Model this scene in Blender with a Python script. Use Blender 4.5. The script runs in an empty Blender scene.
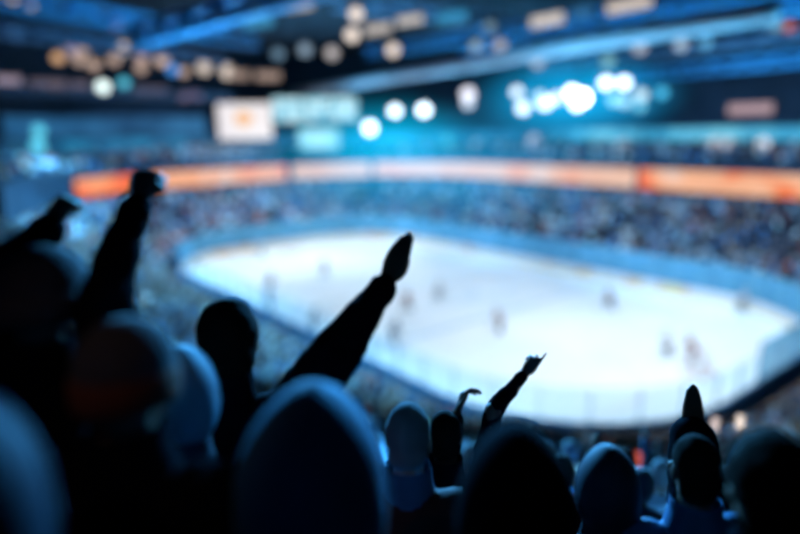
import bpy, bmesh, math, random
import numpy as np
from mathutils import Vector, Matrix, noise
random.seed(7)
rng = np.random.default_rng(7)
sc = bpy.context.scene
COL = sc.collection
V = Vector
PI = math.pi

# ------------------------------------------------------------------ camera frame
CAM = V((40.346, -34.645, 14.331))
YAW, PITCH, ROLL, FPX = 2.4740, -0.2213, -0.0203, 609.0
_f = V((math.cos(YAW)*math.cos(PITCH), math.sin(YAW)*math.cos(PITCH), math.sin(PITCH)))
_r0 = V((math.sin(YAW), -math.cos(YAW), 0)); _u0 = _r0.cross(_f)
_r = math.cos(ROLL)*_r0 + math.sin(ROLL)*_u0
_u = -math.sin(ROLL)*_r0 + math.cos(ROLL)*_u0
def ray(px, py): return _f + _r*((px-400)/FPX) - _u*((py-267)/FPX)
def at(px, py, d): return CAM + ray(px, py)*d
def atz(px, py, z):
    q = ray(px, py); return CAM + q*((z-CAM.z)/q.z)
def to_px(p):
    q = V(p)-CAM; d = q.dot(_f)
    if d < .01: return (-9999, -9999, d)
    return (400+FPX*q.dot(_r)/d, 267-FPX*q.dot(_u)/d, d)

# ------------------------------------------------------------------ helpers
def tag(o, label=None, cat=None, group=None, kind=None):
    if label: o['label'] = label
    if cat: o['category'] = cat
    if group: o['group'] = group
    if kind: o['kind'] = kind
    return o
def empty(name, loc=(0, 0, 0)):
    o = bpy.data.objects.new(name, None); o.location = loc; o.empty_display_size = .1
    COL.objects.link(o); return o
def link_mesh(name, me, parent=None, mats=(), smooth=False):
    o = bpy.data.objects.new(name, me); COL.objects.link(o)
    for m in mats: me.materials.append(m)
    if smooth:
        me.polygons.foreach_set('use_smooth', [True]*len(me.polygons))
    if parent is not None:
        o.parent = parent
        o.matrix_parent_inverse = Matrix.Translation(parent.location).inverted()
    return o

class MB:
    """vertex and face collector"""
    def __init__(s): s.v = []; s.f = []; s.mi = []; s.cur = 0
    def add(s, vs, fs):
        b = len(s.v); s.v += [tuple(v) for v in vs]; s.f += [tuple(b+i for i in f) for f in fs]; s.mi += [s.cur]*len(fs)
    def box(s, c, size, ax=None):
        c = V(c); X, Y, Z = ax or (V((1, 0, 0)), V((0, 1, 0)), V((0, 0, 1)))
        vs = [c+X*(a*size[0]/2)+Y*(b*size[1]/2)+Z*(d*size[2]/2) for a in (-1, 1) for b in (-1, 1) for d in (-1, 1)]
        s.add(vs, [(0, 1, 3, 2), (4, 6, 7, 5), (0, 4, 5, 1), (2, 3, 7, 6), (0, 2, 6, 4), (1, 5, 7, 3)])
    def loft(s, pts, rx, ry=None, side=None, n=10, caps=True):
        """closed tube through pts, elliptical rings; side = preferred direction of rx"""
        ry = ry or rx; pts = [V(p) for p in pts]; N = len(pts); base = len(s.v); vs = []; fs = []
        sd = V(side) if side is not None else None
        for i in range(N):
            t = (pts[min(i+1, N-1)]-pts[max(i-1, 0)]).normalized()
            if sd is None:
                sd = t.orthogonal()
            x = (sd - t*sd.dot(t))
            x = x.normalized() if x.length > 1e-4 else t.orthogonal().normalized()
            y = t.cross(x)
            if side is None: sd = x
            for k in range(n):
                a = 2*PI*k/n
                vs.append(pts[i]+x*(math.cos(a)*rx[i])+y*(math.sin(a)*ry[i]))
        for i in range(N-1):
            for k in range(n):
                fs.append((i*n+k, i*n+(k+1) % n, (i+1)*n+(k+1) % n, (i+1)*n+k))
        if caps:
            fs.append(tuple(range(n))[::-1]); fs.append(tuple((N-1)*n+k for k in range(n)))
        s.add(vs, fs)
    def capsule(s, a, b, ra, rb, n=10, side=None, flat=1.0):
        a, b = V(a), V(b); t = (b-a)
        t = t.normalized() if t.length > 1e-6 else V((0, 0, 1))
        P, R = [], []
        for q in (-.98, -.75, -.4): P.append(a+t*(q*ra)); R.append(ra*math.sqrt(1-q*q))
        P.append(a); R.append(ra); P.append(b); R.append(rb)
        for q in (.4, .75, .98): P.append(b+t*(q*rb)); R.append(rb*math.sqrt(1-q*q))
        s.loft(P, R, [r*flat for r in R], side, n)
    def chain(s, pts, rad, n=10, side=None, flat=1.0):
        for i in range(len(pts)-1): s.capsule(pts[i], pts[i+1], rad[i], rad[i+1], n, side, flat)
    def ell(s, c, r, ax=None, n=14, m=10):
        c = V(c); X, Y, Z = ax or (V((1, 0, 0)), V((0, 1, 0)), V((0, 0, 1)))
        vs = [c - Z*r[2]]; fs = []
        for i in range(1, m):
            th = -PI/2+PI*i/m
            for k in range(n):
                a = 2*PI*k/n
                vs.append(c+X*(r[0]*math.cos(th)*math.cos(a))+Y*(r[1]*math.cos(th)*math.sin(a))+Z*(r[2]*math.sin(th)))
        vs.append(c+Z*r[2]); L = len(vs)-1
        for k in range(n):
            fs.append((0, 1+(k+1) % n, 1+k)); fs.append((L, L-n+k, L-n+(k+1) % n))
        for i in range(m-2):
            for k in range(n):
                a = 1+i*n; fs.append((a+k, a+(k+1) % n, a+n+(k+1) % n, a+n+k))
        s.add(vs, fs)
    def mesh(s, name='m'):
        me = bpy.data.meshes.new(name); me.from_pydata(s.v, [], s.f); me.update()
        if any(s.mi): me.polygons.foreach_set('material_index', s.mi)
        return me
    def build(s, name, mats, parent=None, smooth=False, remesh=None, smoothing=0, wobble=0):
        me = s.mesh(name)
        mats = mats if isinstance(mats, (list, tuple)) else [mats]
        if remesh:
            me = remeshed(me, remesh, smoothing, wobble); smooth = True
        else:
            bm = bmesh.new(); bm.from_mesh(me); bmesh.ops.recalc_face_normals(bm, faces=bm.faces); bm.to_mesh(me); bm.free()
        return link_mesh(name, me, parent, mats, smooth)
def remeshed(me, vox, smoothing=4, wobble=0):
    bm = bmesh.new(); bm.from_mesh(me); bmesh.ops.recalc_face_normals(bm, faces=bm.faces); bm.to_mesh(me); bm.free()
    o = bpy.data.objects.new('tmp', me); COL.objects.link(o)
    m = o.modifiers.new('r', 'REMESH'); m.mode = 'VOXEL'; m.voxel_size = vox
    if smoothing:
        m = o.modifiers.new('s', 'SMOOTH'); m.factor = .5; m.iterations = smoothing
    dg = bpy.context.evaluated_depsgraph_get()
    out = bpy.data.meshes.new_from_object(o.evaluated_get(dg))
    bpy.data.objects.remove(o); bpy.data.meshes.remove(me)
    if wobble:
        co = np.empty(len(out.vertices)*3, 'f'); out.vertices.foreach_get('co', co); co = co.reshape(-1, 3)
        no = np.empty(len(out.vertices)*3, 'f'); out.vertices.foreach_get('normal', no); no = no.reshape(-1, 3)
        w = np.array([noise.noise(V((c[0]*9, c[1]*9, c[2]*16)))+.5*noise.noise(V((c[0]*22, c[1]*22, c[2]*30))) for c in co])
        co += no*(w*wobble)[:, None]
        out.vertices.foreach_set('co', co.ravel()); out.update()
    return out

# ------------------------------------------------------------------ materials
def mat(name, col, rough=.7, emit=None, es=1.0, vary=.25, scale=6.0, metal=0.0, sheen=0.0, spec=.3):
    m = bpy.data.materials.new(name); m.use_nodes = True; nt = m.node_tree; b = nt.nodes['Principled BSDF']
    tc = nt.nodes.new('ShaderNodeTexCoord'); nz = nt.nodes.new('ShaderNodeTexNoise'); nz.inputs['Scale'].default_value = scale
    nt.links.new(tc.outputs['Object'], nz.inputs['Vector'])
    mx = nt.nodes.new('ShaderNodeMix'); mx.data_type = 'RGBA'
    mx.inputs['A'].default_value = (*[c*(1-vary) for c in col], 1); mx.inputs['B'].default_value = (*[min(1, c*(1+vary)) for c in col], 1)
    nt.links.new(nz.outputs['Fac'], mx.inputs['Factor']); nt.links.new(mx.outputs['Result'], b.inputs['Base Color'])
    b.inputs['Roughness'].default_value = rough; b.inputs['Metallic'].default_value = metal
    b.inputs['Specular IOR Level'].default_value = spec
    if sheen: b.inputs['Sheen Weight'].default_value = sheen
    if emit:
        b.inputs['Emission Color'].default_value = (*emit, 1); b.inputs['Emission Strength'].default_value = es
    m.cycles.emission_sampling = 'NONE'
    return m
def lamp_mat(name, col, es):
    return mat(name, (.02, .02, .02), emit=col, es=es)
def ramp_emit(name, stops, es, scale, stretch=(1, 1, 1), loc=(0, 0, 0), detail=2):
    m = mat(name, (.01, .01, .01)); nt = m.node_tree; b = nt.nodes['Principled BSDF']
    tc = nt.nodes.new('ShaderNodeTexCoord'); mp = nt.nodes.new('ShaderNodeMapping'); nz = nt.nodes.new('ShaderNodeTexNoise')
    mp.inputs['Scale'].default_value = stretch; mp.inputs['Location'].default_value = loc
    nz.inputs['Scale'].default_value = scale; nz.inputs['Detail'].default_value = detail
    cr = nt.nodes.new('ShaderNodeValToRGB')
    while len(cr.color_ramp.elements) < len(stops): cr.color_ramp.elements.new(.5)
    for e, (p, c) in zip(cr.color_ramp.elements, stops): e.position = p; e.color = (*c, 1)
    nt.links.new(tc.outputs['Object'], mp.inputs['Vector']); nt.links.new(mp.outputs['Vector'], nz.inputs['Vector'])
    nt.links.new(nz.outputs['Fac'], cr.inputs['Fac']); nt.links.new(cr.outputs['Color'], b.inputs['Emission Color'])
    b.inputs['Emission Strength'].default_value = es
    return m
M = {}
M['concrete'] = mat('dark_concrete', (.035, .05, .075), .8, vary=.4, scale=.6)
M['deepblack'] = mat('concrete_painted_unlit', (.002, .003, .005), .9)  # same concrete with shade put in as near black, cutting bounce light
M['wallblue'] = mat('dark_blue_wall', (.02, .045, .08), .8, vary=.5, scale=.3)
M['roof'] = mat('roof_deck', (.012, .022, .035), .8, vary=.5, scale=.25)
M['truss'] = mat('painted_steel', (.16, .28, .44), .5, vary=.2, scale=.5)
M['trussblue'] = mat('blue_lit_steel', (.08, .42, .80), .5, vary=.2, scale=.5)  # blue light on the girders put into the steel's base colour
M['duct'] = mat('galvanised_duct', (.55, .55, .62), .6, vary=.2, scale=.5)
M['black'] = mat('black_metal', (.012, .013, .016), .5)
M['board'] = mat('white_dasher', (.80, .82, .84), .5, vary=.04, scale=.5)
M['kick'] = mat('yellow_kickplate', (.75, .55, .12), .5)
M['cap'] = mat('blue_cap_rail', (.03, .16, .34), .4)
M['outer'] = mat('blue_outer_board', (.05, .26, .50), .5)
M['post'] = mat('glass_post', (.02, .22, .42), .4)

# ------------------------------------------------------------------ arena plan: offsets of a rounded rectangle
L, W, R = 57.0, 30.0, 10.0
NARC = 22
def ring(o, straight=18):
    """points of the rink outline pushed out by o, always the same count"""
    hx, hy = L/2-R, W/2-R; pts = []
    cs = ((hx, hy, 0), (-hx, hy, 90), (-hx, -hy, 180), (hx, -hy, 270))
    for i, (cx, cy, a0) in enumerate(cs):
        for k in range(NARC+1):
            a = math.radians(a0+90*k/NARC); pts.append((cx+(R+o)*math.cos(a), cy+(R+o)*math.sin(a)))
        nx, ny, na = cs[(i+1) % 4]; a = math.radians(a0+90)
        p0 = (cx+(R+o)*math.cos(a), cy+(R+o)*math.sin(a)); p1 = (nx+(R+o)*math.cos(a), ny+(R+o)*math.sin(a))
        for k in range(1, straight): pts.append((p0[0]+(p1[0]-p0[0])*k/straight, p0[1]+(p1[1]-p0[1])*k/straight))
    return pts
NR = len(ring(0))
def offset_of(x, y):
    qx, qy = abs(x)-(L/2-R), abs(y)-(W/2-R)
    return math.hypot(max(qx, 0), max(qy, 0))+min(max(qx, qy), 0)-R
def sweep(profile, name, m, idx=None, closed_profile=False, parent=None):
    """sweep (offset, z) profile round the outline; idx = list of ring indices for an open stretch"""
    cols = [ring(o) for o, z in profile]; closed = idx is None; idx = list(range(NR)) if closed else idx
    vs = []; fs = []; P = len(profile)
    for i in idx:
        for j, (o, z) in enumerate(profile): vs.append((cols[j][i % NR][0], cols[j][i % NR][1], z))
    n = len(idx)
    for a in range(n if closed else n-1):
        b = (a+1) % n
        for j in range(P if closed_profile else P-1):
            k = (j+1) % P; fs.append((a*P+j, b*P+j, b*P+k, a*P+k))
    b = MB(); b.add(vs, fs)
    if closed_profile and not closed: b.add(vs[:P], [tuple(range(P))]); b.add(vs[-P:], [tuple(range(P))])
    return b.build(name, m, parent)
# the deep stand where the camera stands: near long side (y<0, x>0) round the near corner to the near end (x>0, y<6)
r0 = ring(0)
deep = [i for i in range(NR) if (r0[i][0] > -21 and r0[i][1] < 0) or (r0[i][0] > 28 and r0[i][1] < 4)]
start = next(i for i in range(NR) if i in deep and (i-1) % NR not in deep)
DEEP = []; i = start
while i % NR in deep: DEEP.append(i); i += 1
SHALLOW = []
while len(SHALLOW) < NR-len(DEEP)+2: SHALLOW.append((i-1)); i += 1

O0, Z0, DEP, RISE = 3.58, .86, .85, .442
NROW, NDEEP = 12, 30
def row_z(r): return max(0.03, Z0+RISE*r+.47*max(0, 1-(r+2)/16))
def tread_z(x, y):
    o = offset_of(x, y)
    return row_z(max(-2, min(NDEEP-1, math.floor((o-O0)/DEP)))) if o > O0-2*DEP else 0.0

# ---- setting: ice, boards, bowl
def ice_material():
    m = bpy.data.materials.new('rink_ice'); m.use_nodes = True; nt = m.node_tree; b = nt.nodes['Principled BSDF']
    tc = nt.nodes.new('ShaderNodeTexCoord'); nz = nt.nodes.new('ShaderNodeTexNoise'); nz.inputs['Scale'].default_value = .12; nz.inputs['Detail'].default_value = 5
    cr = nt.nodes.new('ShaderNodeValToRGB'); cr.color_ramp.elements[0].position = .35; cr.color_ramp.elements[1].position = .65
    cr.color_ramp.elements[0].color = (.74, .84, .90, 1); cr.color_ramp.elements[1].color = (.88, .92, .95, 1)
    nt.links.new(tc.outputs['Object'], nz.inputs['Vector']); nt.links.new(nz.outputs['Fac'], cr.inputs['Fac']); nt.links.new(cr.outputs['Color'], b.inputs['Base Color'])
    b.inputs['Roughness'].default_value = .45; b.inputs['Specular IOR Level'].default_value = .25
    return m
b = MB(); b.add([(x, y, 0) for x, y in r0], [tuple(range(NR))])
tag(b.build('floor_ice', ice_material()), kind='structure')
sweep([(0, 0), (3.5, 0)], 'floor_walkway', M['concrete'])['kind'] = 'structure'
# painted ice lines: thin sheets on the ice
def line_sheet(name, m, pts, z=.004):
    b = MB(); b.add([(x, y, z) for x, y in pts], [tuple(range(len(pts)))]); return tag(b.build(name, m), kind='structure')
mb_, mr_ = mat('faded_blue_line', (.42, .58, .76), .5), mat('faded_red_line', (.74, .60, .63), .5)
for x, m in ((-8.8, mb_), (8.8, mb_), (0, mr_)):
    line_sheet('trim_1', m, [(x-.15, -14.9), (x+.15, -14.9), (x+.15, 14.9), (x-.15, 14.9)])
for x in (-24.5, 24.5): line_sheet('trim_2', mr_, [(x-.03, -14.1), (x+.03, -14.1), (x+.03, 14.1), (x-.03, 14.1)])
def circle(cx, cy, rad, m, w=.08):
    b = MB(); n = 40
    vs = [(cx+q*math.cos(2*PI*k/n), cy+q*math.sin(2*PI*k/n), .006) for q in (rad, rad-w) for k in range(n)]
    b.add(vs, [(k, (k+1) % n, n+(k+1) % n, n+k) for k in range(n)]); tag(b.build('trim_3', m), kind='structure')
circle(0, 0, 4.5, mb_, .15)
for x in (-20, 20):
    for y in (-7, 7): circle(x, y, 4.5, mr_)

# dasher boards: one ring with its kick strip and cap rail
def board_material():
    m = mat('white_dasher_with_adverts', (.8, .8, .8), .5); nt = m.node_tree; b = nt.nodes['Principled BSDF']
    tc = nt.nodes.new('ShaderNodeTexCoord'); nz = nt.nodes.new('ShaderNodeTexNoise'); nz.inputs['Scale'].default_value = .35; nz.inputs['Detail'].default_value = 1
    cr = nt.nodes.new('ShaderNodeValToRGB')
    for p, c in ((.62, (.75, .42, .36)), (.70, (.80, .68, .38))): cr.color_ramp.elements.new(p).color = (*c, 1)
    cr.color_ramp.elements[0].color = (.8, .78, .76, 1); cr.color_ramp.elements[-1].color = (.8, .8, .8, 1)
    e = cr.color_ramp.elements.new(.57); e.color = (.8, .78, .76, 1)
    nt.links.new(tc.outputs['Object'], nz.inputs['Vector']); nt.links.new(nz.outputs['Fac'], cr.inputs['Fac'])
    for l in list(b.inputs['Base Color'].links): nt.links.remove(l)
    nt.links.new(cr.outputs['Color'], b.inputs['Base Color']); return m
bd = empty('dasher_boards'); tag(bd, 'white dasher boards ringing the ice under the glass', 'rink boards')
sweep([(0, 0.0), (0, 1.02), (.12, 1.02), (.12, 0.0)], 'board_panel', board_material(), parent=bd)
sweep([(.122, .0), (.135, .5), (.122, 1.02)], 'outer_panel', M['outer'], parent=bd)
sweep([(-.012, .01), (-.012, .2), (0, .2)], 'kick_plate', M['kick'], parent=bd)
sweep([(-.02, 1.02), (-.02, 1.1), (.14, 1.1), (.14, 1.02)], 'cap_rail', M['cap'], parent=bd)

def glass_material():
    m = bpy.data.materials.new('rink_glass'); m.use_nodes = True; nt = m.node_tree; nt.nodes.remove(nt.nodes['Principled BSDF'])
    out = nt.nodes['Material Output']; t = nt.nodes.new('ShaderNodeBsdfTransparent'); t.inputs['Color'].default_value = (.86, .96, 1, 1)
    d = nt.nodes.new('ShaderNodeBsdfDiffuse'); d.inputs['Color'].default_value = (.28, .74, .98, 1)  # blue diffuse share stands in for light and reflections on the far panes
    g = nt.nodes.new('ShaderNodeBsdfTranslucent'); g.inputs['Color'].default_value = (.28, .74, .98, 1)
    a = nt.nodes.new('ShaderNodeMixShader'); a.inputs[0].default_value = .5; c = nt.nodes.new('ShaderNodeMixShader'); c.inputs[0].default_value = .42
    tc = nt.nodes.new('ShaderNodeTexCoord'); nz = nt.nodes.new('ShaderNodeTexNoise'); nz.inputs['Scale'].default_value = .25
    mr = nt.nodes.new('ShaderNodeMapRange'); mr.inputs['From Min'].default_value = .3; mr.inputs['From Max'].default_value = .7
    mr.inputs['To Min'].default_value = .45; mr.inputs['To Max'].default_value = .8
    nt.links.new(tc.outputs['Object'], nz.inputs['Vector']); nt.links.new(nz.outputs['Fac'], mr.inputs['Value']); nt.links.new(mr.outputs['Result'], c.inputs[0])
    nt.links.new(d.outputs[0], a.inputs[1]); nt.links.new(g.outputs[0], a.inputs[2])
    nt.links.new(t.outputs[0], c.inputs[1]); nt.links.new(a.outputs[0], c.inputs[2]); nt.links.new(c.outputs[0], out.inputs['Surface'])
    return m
def thin_glass_material():
    m = bpy.data.materials.new('clear_rink_glass'); m.use_nodes = True; nt = m.node_tree; nt.nodes.remove(nt.nodes['Principled BSDF'])
    out = nt.nodes['Material Output']; t = nt.nodes.new('ShaderNodeBsdfTransparent'); t.inputs['Color'].default_value = (.9, .97, 1, 1)
    d = nt.nodes.new('ShaderNodeBsdfDiffuse'); d.inputs['Color'].default_value = (.4, .75, .95, 1)
    c = nt.nodes.new('ShaderNodeMixShader'); c.inputs[0].default_value = .05
    nt.links.new(t.outputs[0], c.inputs[1]); nt.links.new(d.outputs[0], c.inputs[2]); nt.links.new(c.outputs[0], out.inputs['Surface'])
    return m
GL, GLN = glass_material(), thin_glass_material()
dense = []
rr = ring(.06, 60); acc = [0]
for i in range(len(rr)):
    a, c = rr[i], rr[(i+1) % len(rr)]; acc.append(acc[-1]+math.hypot(c[0]-a[0], c[1]-a[1]))
TOT = acc[-1]; NP_ = 70
def along(s):
    s %= TOT
    i = max(k for k in range(len(acc)-1) if acc[k] <= s); t = (s-acc[i])/(acc[i+1]-acc[i]); a, c = rr[i], rr[(i+1) % len(rr)]
    return V((a[0]+(c[0]-a[0])*t, a[1]+(c[1]-a[1])*t, 0))
for k in range(NP_):
    p, q = along(k*TOT/NP_), along((k+1)*TOT/NP_); mid = along((k+.5)*TOT/NP_)
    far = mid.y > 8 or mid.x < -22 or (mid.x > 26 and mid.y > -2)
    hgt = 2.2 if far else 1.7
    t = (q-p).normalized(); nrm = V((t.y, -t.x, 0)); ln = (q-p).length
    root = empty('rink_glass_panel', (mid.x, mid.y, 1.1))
    if far: tag(root, 'glass pane with pale blue light in its colour on the boards beyond the ice', 'glass panel', 'glass panes along the far boards and ends')
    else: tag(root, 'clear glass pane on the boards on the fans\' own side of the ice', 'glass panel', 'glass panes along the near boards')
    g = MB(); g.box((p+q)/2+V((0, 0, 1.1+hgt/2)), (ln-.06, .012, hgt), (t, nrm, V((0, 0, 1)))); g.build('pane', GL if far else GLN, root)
    g = MB(); g.box(p+V((0, 0, 1.1+hgt/2)), (.12 if far else .05, .07, hgt), (t, nrm, V((0, 0, 1)))); g.build('post', M['post'], root)

# seating bowl
def row_profile(r, bench=True):
    o, z = O0+DEP*r, row_z(r)
    p = [(o, row_z(r-1) if r > -2 else 0), (o, z)]
    if bench: p += [(o+.46, z), (o+.46, z+.42), (o+DEP, z+.42)]
    else: p += [(o+DEP, z)]
    return p
for r in range(-2, NDEEP):
    bench = r < 21
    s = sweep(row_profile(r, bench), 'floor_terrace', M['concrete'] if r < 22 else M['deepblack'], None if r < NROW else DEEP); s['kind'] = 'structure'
OB = O0+DEP*NROW; ZB = row_z(NROW-1)
# upper works over the shallow bowl: fascia wall, dark upper tier, blue suite band, back wall, roof
OR, ZR0, ZR1 = OB+.25, 7.3, 9.75
sweep([(OB, ZB), (OB+.5, ZB), (OB+.5, 10.15), (OR-.05, 10.15), (OR-.05, 10.6), (OR+.15, 10.6), (OR+.15, 10.2)], 'wall_fascia', M['wallblue'], SHALLOW)['kind'] = 'structure'
UT = 4
up = [(OR+.15, 10.2)]
for k in range(UT): up += [(OR+.2+.85*k, 10.2+.45*k), (OR+.2+.85*(k+1), 10.2+.45*k)]
OS = OR+.2+.85*UT
up += [(OS, 12.2)]
sweep(up, 'floor_upper_tier', M['concrete'], SHALLOW)['kind'] = 'structure'
sweep([(OS, 12.2), (OS, 12.45), (OS+.25, 12.45), (OS+.25, 14.0), (OS, 14.0), (OS, 14.35), (OS+2.5, 14.35), (OS+2.5, 26)], 'wall_upper', M['wallblue'], SHALLOW)['kind'] = 'structure'
DO = O0+DEP*NDEEP
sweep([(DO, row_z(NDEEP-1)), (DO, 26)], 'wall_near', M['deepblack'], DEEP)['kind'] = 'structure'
b = MB(); rc = ring(DO+.5); b.add([(x, y, 26) for x, y in rc], [tuple(range(NR))[::-1]])
tag(b.build('ceiling', M['roof']), kind='structure')

def on_ring(px, py, o):
    q = ray(px, py); t = 2.0; inside = False
    while t < 140:
        p = CAM+q*t; w_ = offset_of(p.x, p.y)
        if w_ < o-.3: inside = True
        if inside and w_ >= o: return p
        t += .05
    return p
def ring_strip(o, pa, pb, step=1.0):
    """points on the outline at offset o between two plan points, evenly spaced, walking the short way"""
    pts = [V((x, y, 0)) for x, y in ring(o, 40)]; n = len(pts); ac = [0.0]
    for i in range(n): ac.append(ac[-1]+(pts[(i+1) % n]-pts[i]).length)
    def s_of(p):
        best = (1e9, 0)
        for i in range(n):
            a, c = pts[i], pts[(i+1) % n]; d = c-a; l = d.length
            if l < 1e-6: continue
            t = max(0, min(1, (V((p.x, p.y, 0))-a).dot(d)/(l*l))); e = (a+d*t-V((p.x, p.y, 0))).length
            if e < best[0]: best = (e, ac[i]+t*l)
        return best[1]
    def pt(q):
        q %= ac[-1]
        for i in range(n):
            if ac[i] <= q <= ac[i+1]:
                return pts[i].lerp(pts[(i+1) % n], (q-ac[i])/max(1e-9, ac[i+1]-ac[i]))
    sa, sb = s_of(pa), s_of(pb); d = (sb-sa) % ac[-1]
    if d > ac[-1]/2: d -= ac[-1]
    k = max(2, int(abs(d)/step))
    return [pt(sa+d*i/k) for i in range(k+1)]
def out_dir(p):
    e = .05; g = V((offset_of(p.x+e, p.y)-offset_of(p.x-e, p.y), offset_of(p.x, p.y+e)-offset_of(p.x, p.y-e), 0)); return g.normalized()
def wall_band(name, pts, z0, z1, thick, m, parent, inset=0.0):
    """closed strip standing along pts; thickness grows away from the rink"""
    b = MB(); vs = []; fs = []; n = len(pts)
    for p in pts:
        d = out_dir(p); a = p+d*inset; c = p+d*(inset+thick)
        vs += [(a.x, a.y, z0), (a.x, a.y, z1), (c.x, c.y, z1), (c.x, c.y, z0)]
    for i in range(n-1):
        for j in range(4): fs.append((4*i+j, 4*i+(j+1) % 4, 4*i+4+(j+1) % 4, 4*i+4+j))
    fs += [(0, 1, 2, 3), tuple(4*(n-1)+j for j in range(4))]
    b.add(vs, fs); return b.build(name, m, parent)

# ribbon displays round the fascia
OG, PE, WH, RD = (1.0, .20, .035), (.95, .46, .26), (.92, .66, .55), (.9, .10, .05)
ribs = [
 (72, 133, [(.30, RD), (.42, OG), (.55, (1, .34, .10)), (.68, PE)], 'short strongly orange ribbon display on the balcony front, beside the raised fist', 1.0),
 (152, 286, [(.30, OG), (.45, PE), (.60, (1, .42, .2)), (.72, WH)], 'orange and white ribbon display between the raised fists and the corner', .95),
 (292, 371, [(.3, PE), (.5, (.95, .58, .40)), (.7, WH)], 'pale peach ribbon display, the short plain one in the far corner', .85),
 (375, 636, [(.28, (1, .33, .12)), (.42, PE), (.56, (.95, .58, .4)), (.72, WH)], 'long peach ribbon display along the far side of the rink', .9),
 (640, 830, [(.26, RD), (.36, OG), (.48, PE), (.56, (1, .50, .28)), (.70, WH)], 'deep orange ribbon display with pale patches at the near end of the far side', .95)]
for k, (xa, xb, stops, lab, es) in enumerate(ribs):
    pa, pb = on_ring(xa, 178, OR), on_ring(xb, 182, OR)
    pts = ring_strip(OR-.3, pa, pb); mid = pts[len(pts)//2]
    root = empty('ribbon_display', (mid.x, mid.y, ZR0)); tag(root, lab, 'LED display', 'ribbon displays round the balcony front')
    wall_band('screen', pts, ZR0+.12, ZR1-.12, .06, ramp_emit('ribbon_picture_%d' % k, stops, es, .22, (1, 1, 1.2), (3.1*k, 1.7*k, 0), 1.5), root)
    wall_band('housing', pts, ZR0, ZR1, .18, M['black'], root, .065)

# blue suite band and balcony bands
SB = [ramp_emit('suite_window_glow_%d' % i, s, e, .14, (1, 1, .3), (i*5.0, 0, 0), 3) for i, (s, e) in enumerate((
    ([(.35, (.004, .05, .12)), (.5, (.01, .13, .30)), (.65, (.02, .28, .55))], .85),
    ([(.35, (.01, .10, .2)), (.5, (.04, .36, .62)), (.62, (.16, .62, .85))], 1.0)))]
segs = [(8, 60, 0), (62, 190, 0), (192, 300, 0), (302, 420, 0), (422, 540, 0), (542, 640, 1), (642, 830, 1)]
places = ['behind the fist with the cut-off hand', 'between the raised fists', 'under the bright white screen', 'under the cyan screens', 'in the middle of the far side', 'below the brightest spotlights', 'above the deep orange ribbon display']
for (xa, xb, i), pl in zip(segs, places):
    pts = ring_strip(OS+.12, on_ring(xa, 140, OS), on_ring(xb, 135, OS)); mid = pts[len(pts)//2]
    root = empty('suite_window', (mid.x, mid.y, 12.45)); tag(root, 'blue glowing suite window band '+pl, 'suite window')
    wall_band('pane', pts, 12.5, 13.95, .05, SB[i], root)
    wall_band('lower_rail', pts, 12.42, 12.5, .1, M['black'], root); wall_band('upper_rail', pts, 13.95, 14.03, .1, M['black'], root)
pts = ring_strip(OS+1.2, on_ring(4, 130, OS+1.2), on_ring(205, 130, OS+1.2)); mid = pts[len(pts)//2]
root = empty('balcony_front', (mid.x, mid.y, 14.35)); tag(root, 'broad self-glowing blue balcony front at the far left end above the fists', 'balcony')
wall_band('front_panel', pts, 14.35, 16.6, .1, ramp_emit('balcony_glow', [(.35, (.008, .06, .16)), (.55, (.03, .17, .38)), (.7, (.08, .30, .55))], .9, .12, (1, 1, 1.5)), root)  # panel emits the blue light that should fall on it
wall_band('handrail', pts, 16.6, 16.75, .12, M['truss'], root)

# ------------------------------------------------------------------ roof steel
def beam(name, label, cat, p, q, h, w, m, group=None, webs=True, over=6):
    """a lattice girder from p to q: two chords and zigzag web members, drawn as one painted steel frame"""
    p, q = V(p), V(q); t = (q-p).normalized(); p = p-t*over; q = q+t*over
    s = V((-t.y, t.x, 0)).normalized(); ln = (q-p).length; mid = (p+q)/2
    root = empty(name, mid); tag(root, label, cat, group)
    for dz in (-h/2, h/2):
        b = MB(); b.box(mid+V((0, 0, dz)), (ln, w, h*.26), (t, s, V((0, 0, 1)))); b.build('chord', m, root)
    b = MB(); n = max(2, int(ln/(h*1.6)))
    for i in range(n):
        a = p+t*(ln*i/n)+V((0, 0, -h/2 if i % 2 else h/2)); c = p+t*(ln*(i+1)/n)+V((0, 0, h/2 if i % 2 else -h/2))
        b.loft([a, c], [w*.32]*2, n=6)
    b.build('web', m, root)
    for k in (.15, .5, .85):
        c = p+t*(ln*k); b = MB(); b.loft([c+V((0, 0, h/2)), V((c.x, c.y, 26.0))], [.06]*2, n=6); b.build('hanger', M['black'], root)
def beam_px(a, c, z, h, w, m, label, **k):
    beam('roof_truss', label, 'truss', atz(*a, z), atz(*c, z), h, w, m, **k)
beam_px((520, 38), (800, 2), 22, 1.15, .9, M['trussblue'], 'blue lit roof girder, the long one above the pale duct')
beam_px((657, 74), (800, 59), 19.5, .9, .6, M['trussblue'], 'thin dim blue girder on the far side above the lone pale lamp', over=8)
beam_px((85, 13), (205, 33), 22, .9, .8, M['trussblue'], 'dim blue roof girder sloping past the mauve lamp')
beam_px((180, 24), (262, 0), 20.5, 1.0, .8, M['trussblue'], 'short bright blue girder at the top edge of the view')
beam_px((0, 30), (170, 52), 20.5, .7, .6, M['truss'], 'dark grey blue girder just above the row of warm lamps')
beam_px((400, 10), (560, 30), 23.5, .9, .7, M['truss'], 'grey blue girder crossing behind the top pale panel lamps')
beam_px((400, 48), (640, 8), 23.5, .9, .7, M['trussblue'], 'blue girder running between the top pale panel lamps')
beam_px((0, 88), (190, 96), 18.5, .6, .5, M['truss'], 'low grey girder carrying the row of dim mauve lamps')
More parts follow.
